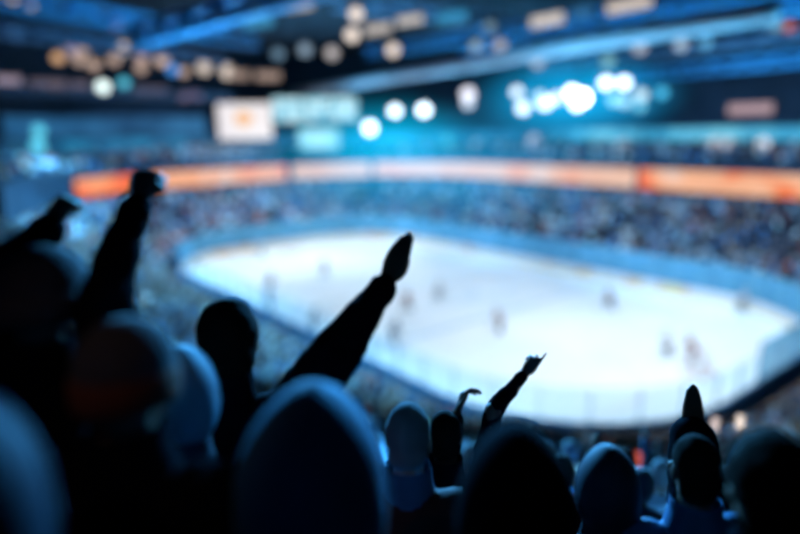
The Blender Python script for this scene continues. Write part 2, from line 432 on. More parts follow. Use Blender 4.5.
beam_px((560, 66), (800, 36), 21, .8, .7, M['truss'], 'grey blue girder hung with small lamps under the long blue girder', over=4)
# pale duct
p, q = atz(235, 104, 20), atz(775, 10, 20); t = (q-p).normalized(); ln = (q-p).length; mid = (p+q)/2
root = empty('ventilation_duct', mid); tag(root, 'long pale round ventilation duct under the roof', 'duct')
b = MB(); b.loft([p, q], [.62]*2, n=20); b.build('tube', M['duct'], root, True)
for k in range(1, 12):
    c = p+t*(ln*k/12); b = MB(); b.loft([c-t*.06, c+t*.06], [.68]*2, n=20); b.build('clamp_ring', M['duct'], root)
for k in (.1, .35, .6, .85):
    c = p+t*(ln*k); b = MB(); b.loft([c+V((0, 0, .6)), V((c.x, c.y, 26))], [.04]*2, n=6); b.build('hanger', M['black'], root)

# ------------------------------------------------------------------ lamps under the roof
lamp_cache = {}
def lm(col, es):
    k = (col, es)
    if k not in lamp_cache: lamp_cache[k] = lamp_mat('lamp_glow_%d' % len(lamp_cache), col, es)
    return lamp_cache[k]
def round_lamp(px, py, z, d_px, col, es, label, group=None, name='flood_lamp'):
    """a can lamp hung from the roof, its lens turned down towards the stands"""
    p = atz(px, py, z); dist = (p-CAM).dot(_f); rad = d_px*dist/FPX/2
    ax = (CAM-p).normalized(); aim = (V((ax.x, ax.y, 0)).normalized()*.9+V((0, 0, -.45))).normalized()
    sd = V((-aim.y, aim.x, 0)).normalized()
    root = empty(name, p); tag(root, label, 'lamp', group)
    b = MB(); b.loft([p-aim*rad*1.7, p-aim*rad*1.2, p-aim*.02], [rad*.55, rad*1.02, rad*1.08], side=sd, n=16); b.build('housing', M['black'], root)
    b = MB(); b.loft([p-aim*.01, p+aim*rad*.12, p+aim*rad*.2], [rad, rad*.85, rad*.3], side=sd, n=20); b.build('lens', lm(col, es), root, True)
    b = MB(); b.loft([p-aim*rad*.8+V((0, 0, rad*.6)), V((p.x-aim.x*rad*.8, p.y-aim.y*rad*.8, 26))], [.035]*2, n=6); b.build('hanger', M['black'], root)
    return p
def panel_lamp(px, py, z, w_px, h_px, col, es, label, group=None, slope=0):
    p = atz(px, py, z); dist = (p-CAM).dot(_f); w, h = w_px*dist/FPX, h_px*dist/FPX
    ax = (CAM-p).normalized(); aim = (V((ax.x, ax.y, 0)).normalized()+V((0, 0, -.45))).normalized()
    sd = V((-aim.y, aim.x, 0)).normalized()
    sd = (sd+V((0, 0, slope))).normalized(); upv = aim.cross(sd).normalized()
    root = empty('panel_lamp', p); tag(root, label, 'lamp', group)
    b = MB(); b.box(p-aim*.12, (w*1.06, h*1.15, .2), (sd, upv, aim)); b.build('housing', M['black'], root)
    b = MB(); b.box(p, (w, h, .05), (sd, upv, aim)); b.build('diffuser', lm(col, es), root)
    for s in (-.4, .4):
        c = p-aim*.12+sd*(w*s); b = MB(); b.loft([c, V((c.x, c.y, 26))], [.03]*2, n=6); b.build('hanger', M['black'], root)
WARM, PALE, MAUV, CYAN, BLUEW = (.62, .44, .36), (.88, .74, .64), (.40, .32, .42), (.10, .55, .75), (.72, .88, 1.0)
panels = [
 (15, 5, 34, 12, PALE, .75, 'pale panel lamp at the roof edge over the left fist'), (293, 4, 38, 12, PALE, .8, 'pale panel lamp, the one above the mauve and warm trio'),
 (547, 20, 32, 10, PALE, .8, 'pale panel lamp between the grey girder and the long blue girder'), (629, 5, 42, 10, PALE, .8, 'long pale panel lamp above the long blue girder'),
 (410, 20, 26, 8, PALE, .7, 'short pale panel lamp at the end of the warm cluster'), (378, 29, 26, 9, PALE, .6, 'short pale panel lamp in the middle of the warm cluster'),
 (8, 80, 22, 8, MAUV, .8, 'dim mauve panel lamp at the end of the low girder'), (48, 84, 32, 8, MAUV, .35, 'faint mauve panel lamp, second along the low girder'),
 (80, 86, 16, 8, MAUV, .4, 'small faint mauve panel lamp beside the white lamp'), (150, 91, 30, 8, MAUV, .3, 'faint mauve panel lamp past the cyan lamp'),
 (190, 96, 22, 8, (.6, .36, .52), .7, 'mauve panel lamp next to the bright white screen'),
 (258, 22, 30, 10, (.05, .28, .5), .8, 'blue panel lamp under the short bright blue girder'), (240, 75, 18, 8, WARM, .55, 'small warm panel lamp closest to the white screen'),
 (268, 76, 24, 8, WARM, .6, 'warm panel lamp just above the cyan screen'), (452, 17, 30, 10, (.03, .26, .5), .8, 'blue panel lamp beside the short pale panel lamp'),
 (582, 12, 18, 8, (.04, .2, .45), .8, 'blue panel lamp between the two long pale panels')]
def wall_panel(px, py, w_px, h_px, col, es, label):
    p = on_ring(px, py, OS+1.9); d = out_dir(p); sd = V((-d.y, d.x, 0)); k = (p-CAM).dot(_f)/FPX
    root = empty('panel_lamp', p); tag(root, label, 'lamp')
    b = MB(); b.box(p+d*.2, (w_px*k*1.06, .36, h_px*k*1.2), (sd, d, V((0, 0, 1)))); b.build('housing', M['black'], root)
    b = MB(); b.box(p, (w_px*k, .06, h_px*k), (sd, d, V((0, 0, 1)))); b.build('diffuser', lm(col, es), root)
wall_panel(750, 109, 42, 10, (.62, .42, .46), .75, 'lone dusky pink panel lamp on the dark upper wall')
for px, py, w, h, c, e, lab in panels:
    panel_lamp(px, py, 19.0 if py > 70 else (21.5 if py > 15 else 22.5), w, h, c, e, lab, 'panel lamps under the roof', slope=.12 if px > 250 and py < 60 else 0)
rounds = [  # px, py, diameter, colour, strength, z, label
 (58, 58, 11, (.62, .36, .20), 1.3, 20.5, 'warm orange round lamp, first of the warm row'), (71, 50, 11, MAUV, .9, 20.5, 'dusky round lamp just above the warm pair'),
 (82, 50, 11, WARM, .9, 20.6, 'warm round lamp of the pair in the warm row'), (79, 60, 11, WARM, .9, 20.2, 'lower warm round lamp of the pair in the warm row'),
 (94, 65, 11, WARM, 1.0, 20.0, 'warm round lamp, lowest of the warm row'), (114, 60, 11, WARM, .9, 20.2, 'dim warm round lamp under the brightest warm one'),
 (123, 49, 12, PALE, 1.7, 20.6, 'brightest warm round lamp of the warm row'), (142, 57, 11, (.5, .34, .3), 1.1, 20.3, 'dusky round lamp of the second warm pair'),
 (141, 68, 11, WARM, .9, 19.8, 'lower warm round lamp of the second warm pair'), (162, 60, 13, WARM, 1.2, 20.0, 'warm round lamp beside the deep blue one'),
 (173, 70, 11, (.05, .25, .7), 1.4, 19.8, 'deep blue round lamp in the warm row'), (184, 72, 10, WARM, .9, 19.6, 'small warm round lamp after the deep blue one'),
 (204, 68, 13, PALE, .9, 19.8, 'pale warm round lamp, first of the pair past the blue lamp'), (228, 72, 14, PALE, 1.0, 19.6, 'pale warm round lamp, second of the pair past the blue lamp'),
 (103, 87, 12, (.75, .9, .88), 2.2, 18.3, 'bright white round lamp on the low girder'), (124, 83, 11, CYAN, 1.1, 18.5, 'cyan round lamp beside the bright white lamp'),
 (115, 24, 11, (.35, .25, .5), 1.1, 22, 'mauve round lamp on the dim blue girder'), (17, 36, 12, (.05, .15, .35), .9, 21.5, 'dim blue round lamp over the left fist'),
 (39, 131, 12, CYAN, 1.4, 15.4, 'cyan round lamp on the balcony front, upper of two'), (38, 146, 13, CYAN, 1.6, 14.2, 'cyan round lamp under the balcony front, lower of two'),
 (352, 35, 13, PALE, 1.4, 21.5, 'warm white round lamp, left in the warm cluster'), (356, 14, 13, PALE, 1.4, 22.5, 'warm white round lamp, top of the warm cluster'),
 (393, 50, 12, PALE, 1.4, 21, 'warm white round lamp, lowest of the warm cluster'), (332, 53, 12, (.6, .55, .55), 1.0, 21, 'grey round lamp above the duct, first of the grey pair'),
 (305, 50, 12, (.3, .42, .55), .9, 21, 'grey blue round lamp above the duct'), (278, 54, 11, (.2, .35, .5), .8, 21, 'dim blue round lamp left of the grey pair'),
 (370, 128, 12, BLUEW, 4.5, 14.6, 'bright blue white spotlight, lowest of the three under the duct'), (395, 111, 11, BLUEW, 4.0, 16.0, 'bright blue white spotlight, middle of the three under the duct'),
 (424, 110, 12, BLUEW, 4.5, 16.2, 'bright blue white spotlight, last of the three under the duct'), (468, 94, 13, (.75, .75, .85), 2.0, 17.3, 'soft white lamp alone between the two spotlight groups'),
 (468, 103, 11, (.6, .7, .85), 1.6, 16.6, 'soft white lamp hung under the lone white one'),
 (517, 92, 11, BLUEW, 2.0, 17.5, 'blue white spotlight, upper at the start of the bright group'), (523, 108, 12, BLUEW, 2.8, 16.3, 'blue white spotlight, lower at the start of the bright group'),
 (540, 97, 11, (.5, .8, .95), 1.8, 17.2, 'pale cyan spotlight second in the bright group'), (545, 103, 13, BLUEW, 3.4, 16.7, 'blue white spotlight under the pale cyan one'),
 (557, 98, 11, BLUEW, 2.4, 17.0, 'blue white spotlight beside the brightest'), (572, 93, 13, BLUEW, 6.0, 17.4, 'brightest spotlight of the bright group, upper lens'),
 (582, 98, 15, (.85, .95, 1), 9.0, 17.0, 'brightest spotlight of the bright group, the big lens'), (577, 104, 12, BLUEW, 5.0, 16.6, 'brightest spotlight of the bright group, under lens'),
 (606, 83, 12, BLUEW, 4.0, 18.3, 'blue white spotlight high in the bright group'), (624, 83, 12, BLUEW, 4.0, 18.3, 'blue white spotlight high at the end of the bright group'),
 (614, 100, 11, (.3, .7, .8), 1.6, 17.1, 'cyan spotlight under the high pair'), (625, 102, 11, (.4, .7, .8), 1.4, 16.9, 'second cyan spotlight under the high pair'),
 (641, 95, 12, (.5, .7, .8), 1.6, 17.3, 'pale cyan spotlight at the end of the bright group'), (640, 106, 11, (.15, .5, .65), 1.3, 16.4, 'cyan spotlight, last and lowest of the bright group'),
 (662, 93, 11, (.06, .45, .75), 1.5, 17.4, 'deep cyan lamp apart from the bright group'),
 (476, 46, 11, (.35, .5, .55), .9, 21, 'grey round lamp on the grey blue girder, first'), (500, 46, 12, (.5, .52, .6), 1.0, 21, 'pale grey round lamp on the grey blue girder, second'),
 (490, 27, 11, (.2, .3, .35), .8, 22, 'dim grey round lamp above the grey pair'), (538, 62, 12, (.5, .5, .55), .9, 20.3, 'grey round lamp below the duct line'),
 (595, 45, 11, (.5, .28, .32), 1.0, 21, 'dusky pink round lamp among the grey lamps'), (610, 44, 12, (.3, .5, .6), 1.0, 21, 'grey cyan round lamp beside the dusky pink one'),
 (608, 62, 12, (.2, .5, .6), 1.1, 20, 'cyan lamp hung below the grey cyan one'), (640, 48, 12, (.5, .5, .56), 1.0, 20.8, 'grey lamp past the cyan one'),
 (681, 45, 12, (.4, .5, .62), 1.1, 20.8, 'grey blue lamp on the far stretch of the girder'), (706, 43, 12, (.1, .35, .6), 1.1, 20.8, 'blue lamp on the far stretch of the girder'),
 (776, 26, 11, (.15, .35, .5), 1.0, 21.2, 'blue lamp beside the small red lamp'), (789, 27, 10, (.6, .15, .12), 1.0, 21.2, 'small red lamp at the girder end'),
 (477, 146, 12, (.25, .42, .55), 1.0, 13.0, 'grey blue lamp on the suite band'), (448, 142, 11, (.06, .45, .5), 1.0, 13.4, 'teal lamp on the suite band'),
 (534, 141, 13, (.5, .5, .6), .9, 12.9, 'pale lamp on the suite band below the bright group'), (624, 145, 12, (.5, .58, .68), 1.1, 12.4, 'pale lamp on the suite band, first of three'),
 (716, 144, 13, (.75, .75, .8), 1.1, 12.2, 'pale lamp on the suite band, second of three'), (729, 144, 12, (.6, .62, .7), 1.0, 12.2, 'pale lamp touching the second of three'),
 (763, 145, 13, (.75, .75, .8), 1.4, 12.0, 'pale lamp on the suite band, third of three')]
for px, py, dpx, c, e, z, lab in rounds:
    if z < 15.6:        # lamps fixed to the front of the upper works, hung a little out from it
        p = on_ring(px, py, OS-.6) if py < 150 else on_ring(px, py, OR-1); z = p.z
        dist = (p-CAM).dot(_f); rad = dpx*dist/FPX/2
        ax = V((CAM.x-p.x, CAM.y-p.y, 0)).normalized(); sd = V((-ax.y, ax.x, 0))
        root = empty('wall_lamp', p); tag(root, lab, 'lamp', 'lamps along the suite band')
        b = MB(); b.loft([p-ax*rad*1.7, p-ax*rad*1.2, p-ax*.02], [rad*.55, rad*1.02, rad*1.08], side=sd, n=16); b.build('housing', M['black'], root)
        b = MB(); b.loft([p-ax*.01, p+ax*rad*.12, p+ax*rad*.2], [rad, rad*.85, rad*.3], side=sd, n=20); b.build('lens', lm(c, e), root, True)
        e2 = p+out_dir(p)*1.5; b = MB(); b.loft([p-ax*rad*1.2, e2], [.05]*2, n=6); b.build('bracket', M['black'], root)
    else:
        round_lamp(px, py, z, dpx, c, e, lab, 'round lamps under the roof')

# ------------------------------------------------------------------ video boards
def video_board(x0, y0, x1, y1, d, label, emb=None, stops=None, es=1.0, scale=.35):
    c = at((x0+x1)/2, (y0+y1)/2, d); w, h = (x1-x0)*d/FPX, (y1-y0)*d/FPX
    n = V((CAM.x-c.x, CAM.y-c.y, 0)).normalized(); s = V((-n.y, n.x, 0)); up = V((0, 0, 1))
    root = empty('video_board', c); tag(root, label, 'video screen', 'video boards in the far corner')
    b = MB(); b.box(c-n*.25, (w+.3, .4, h+.3), (s, n, up)); b.build('housing', M['black'], root)
    b = MB(); b.box(c, (w, .06, h), (s, n, up)); scr = b.build('screen', ramp_emit('screen_'+label[:12], stops, es, scale, (1, 1, 1), (c.x, 0, 0), 1.5), root)
    if emb:
        for (u, v_, ru, rv, col, e) in emb:
            b = MB(); q = c+n*.05+s*(u*w)+up*(v_*h)
            b.ell(q, (ru*w, .02, rv*h), (s, n, up), n=20); b.build('picture_patch', lm(col, e), root)
    for k in (-.35, .35):
        q = c-n*.25+s*(w*k); b = MB(); b.loft([q+up*(h/2), V((q.x, q.y, 26))], [.08]*2, n=6); b.build('hanger', M['black'], root)
video_board(219, 104, 271, 139, 88, 'bright white video screen with an orange blot in its middle', [(-.02, .08, .17, .2, (1, .55, .25), .95)],
            [(.3, (.85, .80, .86)), (.7, (.98, .92, .92))], 1.0, .1)
video_board(273, 98, 357, 121, 86, 'wide pale cyan video screen with broken bright patches', None,
            [(.3, (.06, .30, .45)), (.46, (.30, .58, .68)), (.54, (.55, .72, .78)), (.66, (.16, .5, .62))], 1.35, .45)
video_board(299, 129, 339, 149, 84, 'small cyan video screen under the wide pale one', None, [(.3, (.10, .62, .8)), (.7, (.42, .85, .92))], .9, .2)
# ---- END2

# ------------------------------------------------------------------ spectators in the stands
def seated(n=6, arms='lap', fine=True):
    """seated figure, local frame: feet on the tread, facing +Y; returns MB with material slots jacket, trousers, skin, hair"""
    b = MB()
    b.cur = 1
    for s in (-1, 1):
        b.loft([(s*.09, -.05, .50), (s*.11, .22, .52), (s*.12, .40, .50), (s*.12, .42, .28), (s*.12, .40, .06)], [.085, .08, .065, .055, .045], side=(1, 0, 0), n=n)
        if fine: b.loft([(s*.12, .36, .05), (s*.12, .50, .045), (s*.12, .62, .03)], [.045, .05, .03], [.045, .04, .025], side=(1, 0, 0), n=n)
    b.cur = 0
    b.loft([(0, -.06, .44), (0, -.06, .60), (0, -.06, .82), (0, -.05, .98), (0, -.03, 1.05)], [.17, .17, .20, .19, .07], [.13, .12, .125, .11, .06], side=(1, 0, 0), n=n+2)
    for s in (-1, 1):
        if arms == 'up' and s == 1: P = [(.2, -.05, .97), (.27, .10, 1.12), (.26, .16, 1.36)]
        elif arms == 'both': P = [(s*.2, -.05, .97), (s*.33, .06, 1.12), (s*.26, .10, 1.40)]
        elif arms == 'clap': P = [(s*.2, -.05, .97), (s*.27, .06, .74), (s*.05, .30, .92)]
        else: P = [(s*.2, -.05, .97), (s*.26, .04, .70), (s*.11, .26, .60)]
        b.cur = 0; b.loft(P, [.065, .055, .042], side=(0, 0, 1) if arms == 'lap' else (1, 0, 0), n=n)
        b.cur = 2; t = (V(P[2])-V(P[1])).normalized(); b.ell(V(P[2])+t*.06, (.04, .04, .065), None, n, 4)
    b.cur = 2
    b.loft([(0, -.04, 1.02), (0, -.02, 1.12)], [.055, .05], n=n)
    b.loft([(0, .02, 1.10), (0, .03, 1.16), (0, .01, 1.24), (0, .005, 1.30), (0, 0, 1.335)], [.05, .072, .082, .07, .02], [.06, .088, .098, .085, .02], side=(1, 0, 0), n=n+2)
    if fine:
        b.loft([(0, .10, 1.24), (0, .14, 1.195), (0, .11, 1.18)], [.012, .018, .012], side=(1, 0, 0), n=4)
    b.cur = 3
    b.loft([(0, -.055, 1.13), (0, -.05, 1.2), (0, -.03, 1.28), (0, -.012, 1.345), (0, -.01, 1.36)], [.06, .088, .092, .06, .012], [.05, .075, .085, .07, .012], side=(1, 0, 0), n=n+2)
    return b
JACK = [((.02, .045, .10), 'navy'), ((.012, .015, .022), 'black'), ((.05, .28, .60), 'bright blue'), ((.45, .66, .80), 'pale blue'),
        ((.75, .72, .70), 'off white'), ((.60, .06, .04), 'red'), ((.50, .32, .24), 'tan'), ((.09, .12, .17), 'grey')]
WTS = np.array([.25, .17, .13, .13, .09, .06, .06, .11])
JM = [mat('jacket_'+n.replace(' ', '_'), c, .8) for c, n in JACK]
SKIN = [mat('skin_tone_%d' % i, c, .55, vary=.08) for i, c in enumerate(((.42, .27, .20), (.22, .12, .08), (.5, .34, .27)))]
HAIR = [mat('hair_%d' % i, c, .9, spec=.04) for i, c in enumerate(((.02, .014, .01), (.08, .045, .025), (.16, .12, .08), (.30, .32, .34)))]
TROU = mat('dark_trousers', (.015, .02, .03), .8)
seats = []           # position on the tread, facing, offset, projected size
def seat_rows(rows, idx_test):
    for r in rows:
        o = O0+DEP*r+.20; pts = ring(o, 40); ac = [0]
        for i in range(len(pts)):
            a, c = pts[i], pts[(i+1) % len(pts)]; ac.append(ac[-1]+math.hypot(c[0]-a[0], c[1]-a[1]))
        n = int(ac[-1]/.56); j = 0
        for k in range(n):
            s = ac[-1]*k/n
            while ac[j+1] < s: j += 1
            t = (s-ac[j])/(ac[j+1]-ac[j]); a, c = pts[j], pts[(j+1) % len(pts)]
            x, y = a[0]+(c[0]-a[0])*t, a[1]+(c[1]-a[1])*t
            if not idx_test(x, y): continue
            if (math.atan2(y*1.4, x)*18/(2*PI)) % 1 < .09: continue     # stair aisles
            p = V((x, y, row_z(r))); px, py, d = to_px(p+V((0, 0, .9)))
            if d < 4.0 or not (-30 < px < 830 and -40 < py < 560): continue
            seats.append((p, r, px, py, d))
seat_rows(range(-2, NROW), lambda x, y: True)
seat_rows(range(NROW, 23), lambda x, y: (x > -22 and y < 0) or (x > 29 and y < 3))
# the foreground fans fill these patches of the view; nobody is seated behind them where the photo shows nobody
FGBOX = [(0, 240, 90, 534), (60, 320, 245, 534), (195, 300, 262, 400), (240, 380, 385, 534), (460, 425, 575, 534), (735, 435, 800, 534), (0, 420, 800, 534)]
near = []
for s in seats:
    p, r, px, py, d = s
    hid = any(a <= px <= c and b_ <= py <= e for a, b_, c, e in FGBOX[:6])
    if not hid and 0 <= px <= 800: near.append(s)
near.sort(key=lambda s: s[4])
near = [s for s in near if rng.random() < .97]
IND = near[:300]; ind_set = set(id(s) for s in IND)
def face(p):
    d = V((2-p.x, 0-p.y, 0)); return math.atan2(d.y, d.x)-PI/2
protos = {}
def spectator(s, jk, pose, label, group):
    key = (jk, pose)
    if key not in protos:
        b = seated(7, pose); me = b.mesh('spectator'); o = link_mesh('spectator', me, None, [JM[jk], TROU, SKIN[jk % 3], HAIR[jk % 4]], True)
        protos[key] = o; o0 = o
    else:
        o0 = protos[key].copy(); COL.objects.link(o0)
    p = s[0]; o0.location = p; o0.rotation_euler = (0, 0, face(p)+random.uniform(-.3, .3))
    o0.scale = (1, 1, random.uniform(.94, 1.05))
    tag(o0, label, 'spectator', group); return o0
POSE = ['lap', 'clap', 'both', 'up']; DOES = ['hands in lap', 'clapping', 'both arms raised', 'one arm raised']
inds = []
for s in IND:
    jk = int(rng.choice(8, p=WTS)); ps = int(rng.choice(4, p=[.55, .3, .08, .07]))
    zone = 'just past the standing fans' if s[4] < 16 else ('midway down the near stand' if s[4] < 26 else 'nearest the near boards')
    inds.append((spectator(s, jk, POSE[ps], 'seated spectator in a %s jacket, %s, %s' % (JACK[jk][1], DOES[ps], zone),
                 'spectators in %s jackets %s, %s' % (JACK[jk][1], DOES[ps], zone)), s, ps))
# everyone else: one mass of small seated figures
def crowd_mesh():
    tmpl = []
    for pose in ('lap', 'clap', 'both'):
        b = seated(4, pose, False); v = np.array(b.v, 'f'); tris = []; mi = []
        for f, m in zip(b.f, b.mi):
            for k in range(1, len(f)-1): tris.append((f[0], f[k], f[k+1])); mi.append(m)
        tmpl.append((v, np.array(tris, 'i'), np.array(mi, 'i')))
    VS, TS, CS = [], [], []; base = 0
    extra = []
    for k in range(UT):      # dark upper tier
        o = OR+.2+.85*k+.2; pts = ring(o, 60)
        for i in range(len(pts)):
            a, c = pts[i], pts[(i+1) % len(pts)]; l = math.hypot(c[0]-a[0], c[1]-a[1]); n = max(1, int(l/.6))
            for j in range(n):
                p = V((a[0]+(c[0]-a[0])*j/n, a[1]+(c[1]-a[1])*j/n, 10.2+.45*k)); px, py, d = to_px(p)
                if 40 < d and -20 < px < 820 and (p.x < -24 or p.y > 4) and rng.random() < .8: extra.append((p, 99, px, py, d))
    for s in [q for q in seats if id(q) not in ind_set]+extra:
        if rng.random() < .06: continue
        v, t, mi = tmpl[int(rng.choice(3, p=[.6, .3, .1]))]
        a = face(s[0])+rng.uniform(-.3, .3); ca, sa = math.cos(a), math.sin(a)
        w = np.c_[v[:, 0]*ca-v[:, 1]*sa+s[0].x, v[:, 0]*sa+v[:, 1]*ca+s[0].y, v[:, 2]*rng.uniform(.93, 1.06)+s[0].z]
        jk = int(rng.choice(8, p=WTS)); g = rng.uniform(.6, 1.5)
        pal = np.array([[min(1, c*g) for c in JACK[jk][0]], (.015, .02, .03), ((.42, .27, .20), (.22, .12, .08), (.5, .34, .27))[jk % 3], ((.02, .014, .01), (.08, .045, .025), (.05, .08, .14), (.30, .32, .34))[int(rng.integers(4))]])
        VS.append(w); TS.append(t+base); CS.append(np.repeat(np.c_[pal, np.ones(4)][mi], 3, 0)); base += len(v)
    VS, TS, CS = np.concatenate(VS).astype('f'), np.concatenate(TS), np.concatenate(CS).astype('f')
    me = bpy.data.meshes.new('crowd'); me.vertices.add(len(VS)); me.vertices.foreach_set('co', VS.ravel())
    me.loops.add(len(TS)*3); me.loops.foreach_set('vertex_index', TS.ravel()); me.polygons.add(len(TS))
    me.polygons.foreach_set('loop_start', np.arange(len(TS))*3); me.polygons.foreach_set('loop_total', np.full(len(TS), 3))
    at_ = me.attributes.new('tint', 'FLOAT_COLOR', 'CORNER'); at_.data.foreach_set('color', CS.ravel()); me.update(); me.validate()
    return me
m = mat('crowd_clothes', (.5, .5, .5), .8); nt = m.node_tree; a = nt.nodes.new('ShaderNodeAttribute'); a.attribute_name = 'tint'
for l in list(nt.nodes['Principled BSDF'].inputs['Base Color'].links): nt.links.remove(l)
nt.links.new(a.outputs['Color'], nt.nodes['Principled BSDF'].inputs['Base Color'])
tag(link_mesh('crowd', crowd_mesh(), None, [m]), 'dense seated crowd filling the far stands around the rink', 'crowd', None, 'stuff')
# lit phones held up by nearby spectators
def phone(px, py, d, col, es, label):
    c = at(px, py, d); n = (CAM-c).normalized(); s = V((-n.y, n.x, 0)).normalized(); up = n.cross(s)
    root = empty('phone', c); tag(root, label, 'phone')
    b = MB(); b.box(c-n*.004, (.078, .155, .008), (s, up, n)); b.build('case', M['black'], root)
    b = MB(); b.box(c+n*.001, (.07, .145, .004), (s, up, n)); b.build('screen', lm(col, es), root)

# ------------------------------------------------------------------ players, sticks and goals on the ice
def skater(px, py, jersey, lean, yaw, label, stick=True):
    p = atz(px, py, 0); ca, sa = math.cos(yaw), math.sin(yaw)
    X, Y = V((ca, sa, 0)), V((-sa, ca, 0))     # X right, Y forward
    def T(x, y, z): return p+X*x+Y*y+V((0, 0, z))
    root = empty('hockey_player', p); tag(root, label, 'player', None)
    b = MB()
    pel, ch, hd = T(0, -.10, .88), T(0, .12+lean, 1.28), T(0, .24+lean, 1.62)
    hands = [T(-.18, .42, .98), T(.16, .52, .90)]
    b.loft([pel, (pel+ch)/2, ch, ch+V((0, 0, .17))], [.15, .15, .18, .06], [.11, .11, .12, .06], X, 10)
    b.capsule(ch+V((0, 0, .1)), hd, .06, .055); b.ell(hd+V((0, 0, .03)), (.08, .095, .12), (X, Y, V((0, 0, 1))))
    kn = [T(-.20, .12, .50), T(.20, .16, .50)]; an = [T(-.30, -.12, .12), T(.26, .02, .12)]
    for s in (0, 1):
        q = (-1, 1)[s]; b.chain([pel+X*(q*.09), kn[s], an[s]], [.09, .065, .045])
        b.chain([ch+X*(q*.19)+V((0, 0, .08)), T(q*.34, .22+lean, 1.05), hands[s]], [.06, .05, .035])
        b.ell(hands[s], (.045, .05, .045), (X, Y, V((0, 0, 1))))
    b.build('body', SKIN[0], root, remesh=.02, smoothing=2)
    j = MB(); j.loft([pel+V((0, 0, -.12)), pel, (pel+ch)/2, ch+V((0, 0, .06)), ch+V((0, 0, .17))], [.24, .23, .24, .27, .10], [.17, .17, .18, .18, .09], X, 12)
    for s in (0, 1):
        q = (-1, 1)[s]; j.chain([ch+X*(q*.2)+V((0, 0, .08)), T(q*.35, .22+lean, 1.05), hands[s]-Y*.06], [.10, .085, .06])
    j.build('jersey', jersey, root, True)
    h = MB(); h.ell(hd+V((0, 0, .05)), (.115, .13, .13), (X, Y, V((0, 0, 1)))); h.build('helmet', jersey, root, True)
    for s in (0, 1):
        q = (-1, 1)[s]; l = MB(); l.chain([pel+X*(q*.10)+V((0, 0, -.05)), kn[s], an[s]], [.14, .095, .075]); l.build('padded_leg', DARKP, root, True)
        k = MB(); k.loft([an[s]-Y*.10-V((0, 0, .05)), an[s]+Y*.02-V((0, 0, .04)), an[s]+Y*.18-V((0, 0, .07))], [.05, .055, .04], [.06, .07, .04], X, 8); sk = k.build('skate', M['black'], root, True)
        k = MB(); k.box(an[s]+Y*.04-V((0, 0, .112)), (.006, .28, .02), (X, Y, V((0, 0, 1)))); k.build('skate_blade', M['truss'], sk)
        g = MB(); g.ell(hands[s], (.07, .08, .065), (X, Y, V((0, 0, 1)))); g.build('glove', M['black'], root, True)
    if stick:
        a, c = hands[0]+(hands[0]-hands[1]).normalized()*.08, T(.55, 1.15, .03)
        sroot = empty('hockey_stick', c); tag(sroot, 'stick of the '+label, 'hockey stick')
        b = MB(); b.loft([a, c], [.018]*2, n=6); b.build('shaft', M['black'], sroot)
        b = MB(); b.box(c+X*-.12+V((0, 0, .01)), (.3, .025, .07), (X, Y, V((0, 0, 1)))); b.build('blade', M['black'], sroot)
DARKP = mat('dark_padded_trousers', (.05, .06, .09), .7)
JA, JB = mat('white_away_jersey', (.62, .62, .64), .7), mat('brown_red_jersey', (.34, .17, .13), .7)
JC = mat('navy_jersey', (.10, .14, .22), .7)
for k, (px, py, j, ya, lab) in enumerate([
    (270, 291, JC, .4, 'navy clad player at the near boards closest to the far end'), (271, 313, JC, 2.2, 'navy clad player leaning in by the near boards below another'),
    (325, 276, JB, 1.2, 'rust clad player alone in the left third of the ice'), (313, 330, JB, -.6, 'rust clad player against the near boards beside the pointing arm'),
    (262, 256, JA, 2.8, 'pale clad player in front of the left goal'), (407, 312, JB, .9, 'rust clad player just right of the raised pointing hand'),
    (393, 343, JC, -1.0, 'navy clad player below the raised pointing arm'), (500, 332, JB, 1.9, 'rust clad player in the middle of the open ice'),
    (610, 309, JB, 3.0, 'rust clad player on the far half of the ice'), (740, 311, JA, -2.2, 'pale clad player by the far corner boards'),
    (438, 300, JA, .2, 'pale clad player near the centre circle'), (668, 356, JA, 1.2, 'pale clad player skating in beside the goalkeeper')]):
    skater(px, py, j, .08, ya, lab)
skater(692, 362, JB, .1, PI/2, 'rust clad goalkeeper crouching before the near goal')
def goal(x, sgn, label):
    root = empty('hockey_goal', (x, 0, 0)); tag(root, label, 'goal'); b = MB()
    b.loft([(x, -.915, 0), (x, -.915, 1.22)], [.035]*2, n=8); b.loft([(x, .915, 0), (x, .915, 1.22)], [.035]*2, n=8); b.loft([(x, -.93, 1.22), (x, .93, 1.22)], [.035]*2, n=8)
    for y in (-.9, .9): b.loft([(x, y, .03), (x+sgn*.9, y*.8, .03)], [.03]*2, n=8)
    b.loft([(x+sgn*.9, -.74, .03), (x+sgn*.9, .74, .03)], [.03]*2, n=8); b.build('goal_frame', mat('goal_red', (.55, .06, .05), .4), root)
    n = MB()
    def grid(a, c, d, e, k=10):
        for i in range(k+1):
            t = i/k; n.loft([V(a).lerp(V(c), t), V(d).lerp(V(e), t)], [.006]*2, n=4); n.loft([V(a).lerp(V(d), t), V(c).lerp(V(e), t)], [.006]*2, n=4)
    grid((x, -.9, 1.2), (x, .9, 1.2), (x+sgn*.9, -.74, .03), (x+sgn*.9, .74, .03), 14)
    for y in (-.9, .9): grid((x, y, 1.2), (x, y, .03), (x+sgn*.45, y*.9, .62), (x+sgn*.9, y*.8, .03), 8)
    n.build('net', mat('goal_net_cord', (.7, .7, .72), .8), root)
goal(24.5, 1, 'red framed goal with white net at the near right end of the ice')
goal(-24.5, -1, 'red framed goal with white net at the distant left end of the ice')
# ---- END3

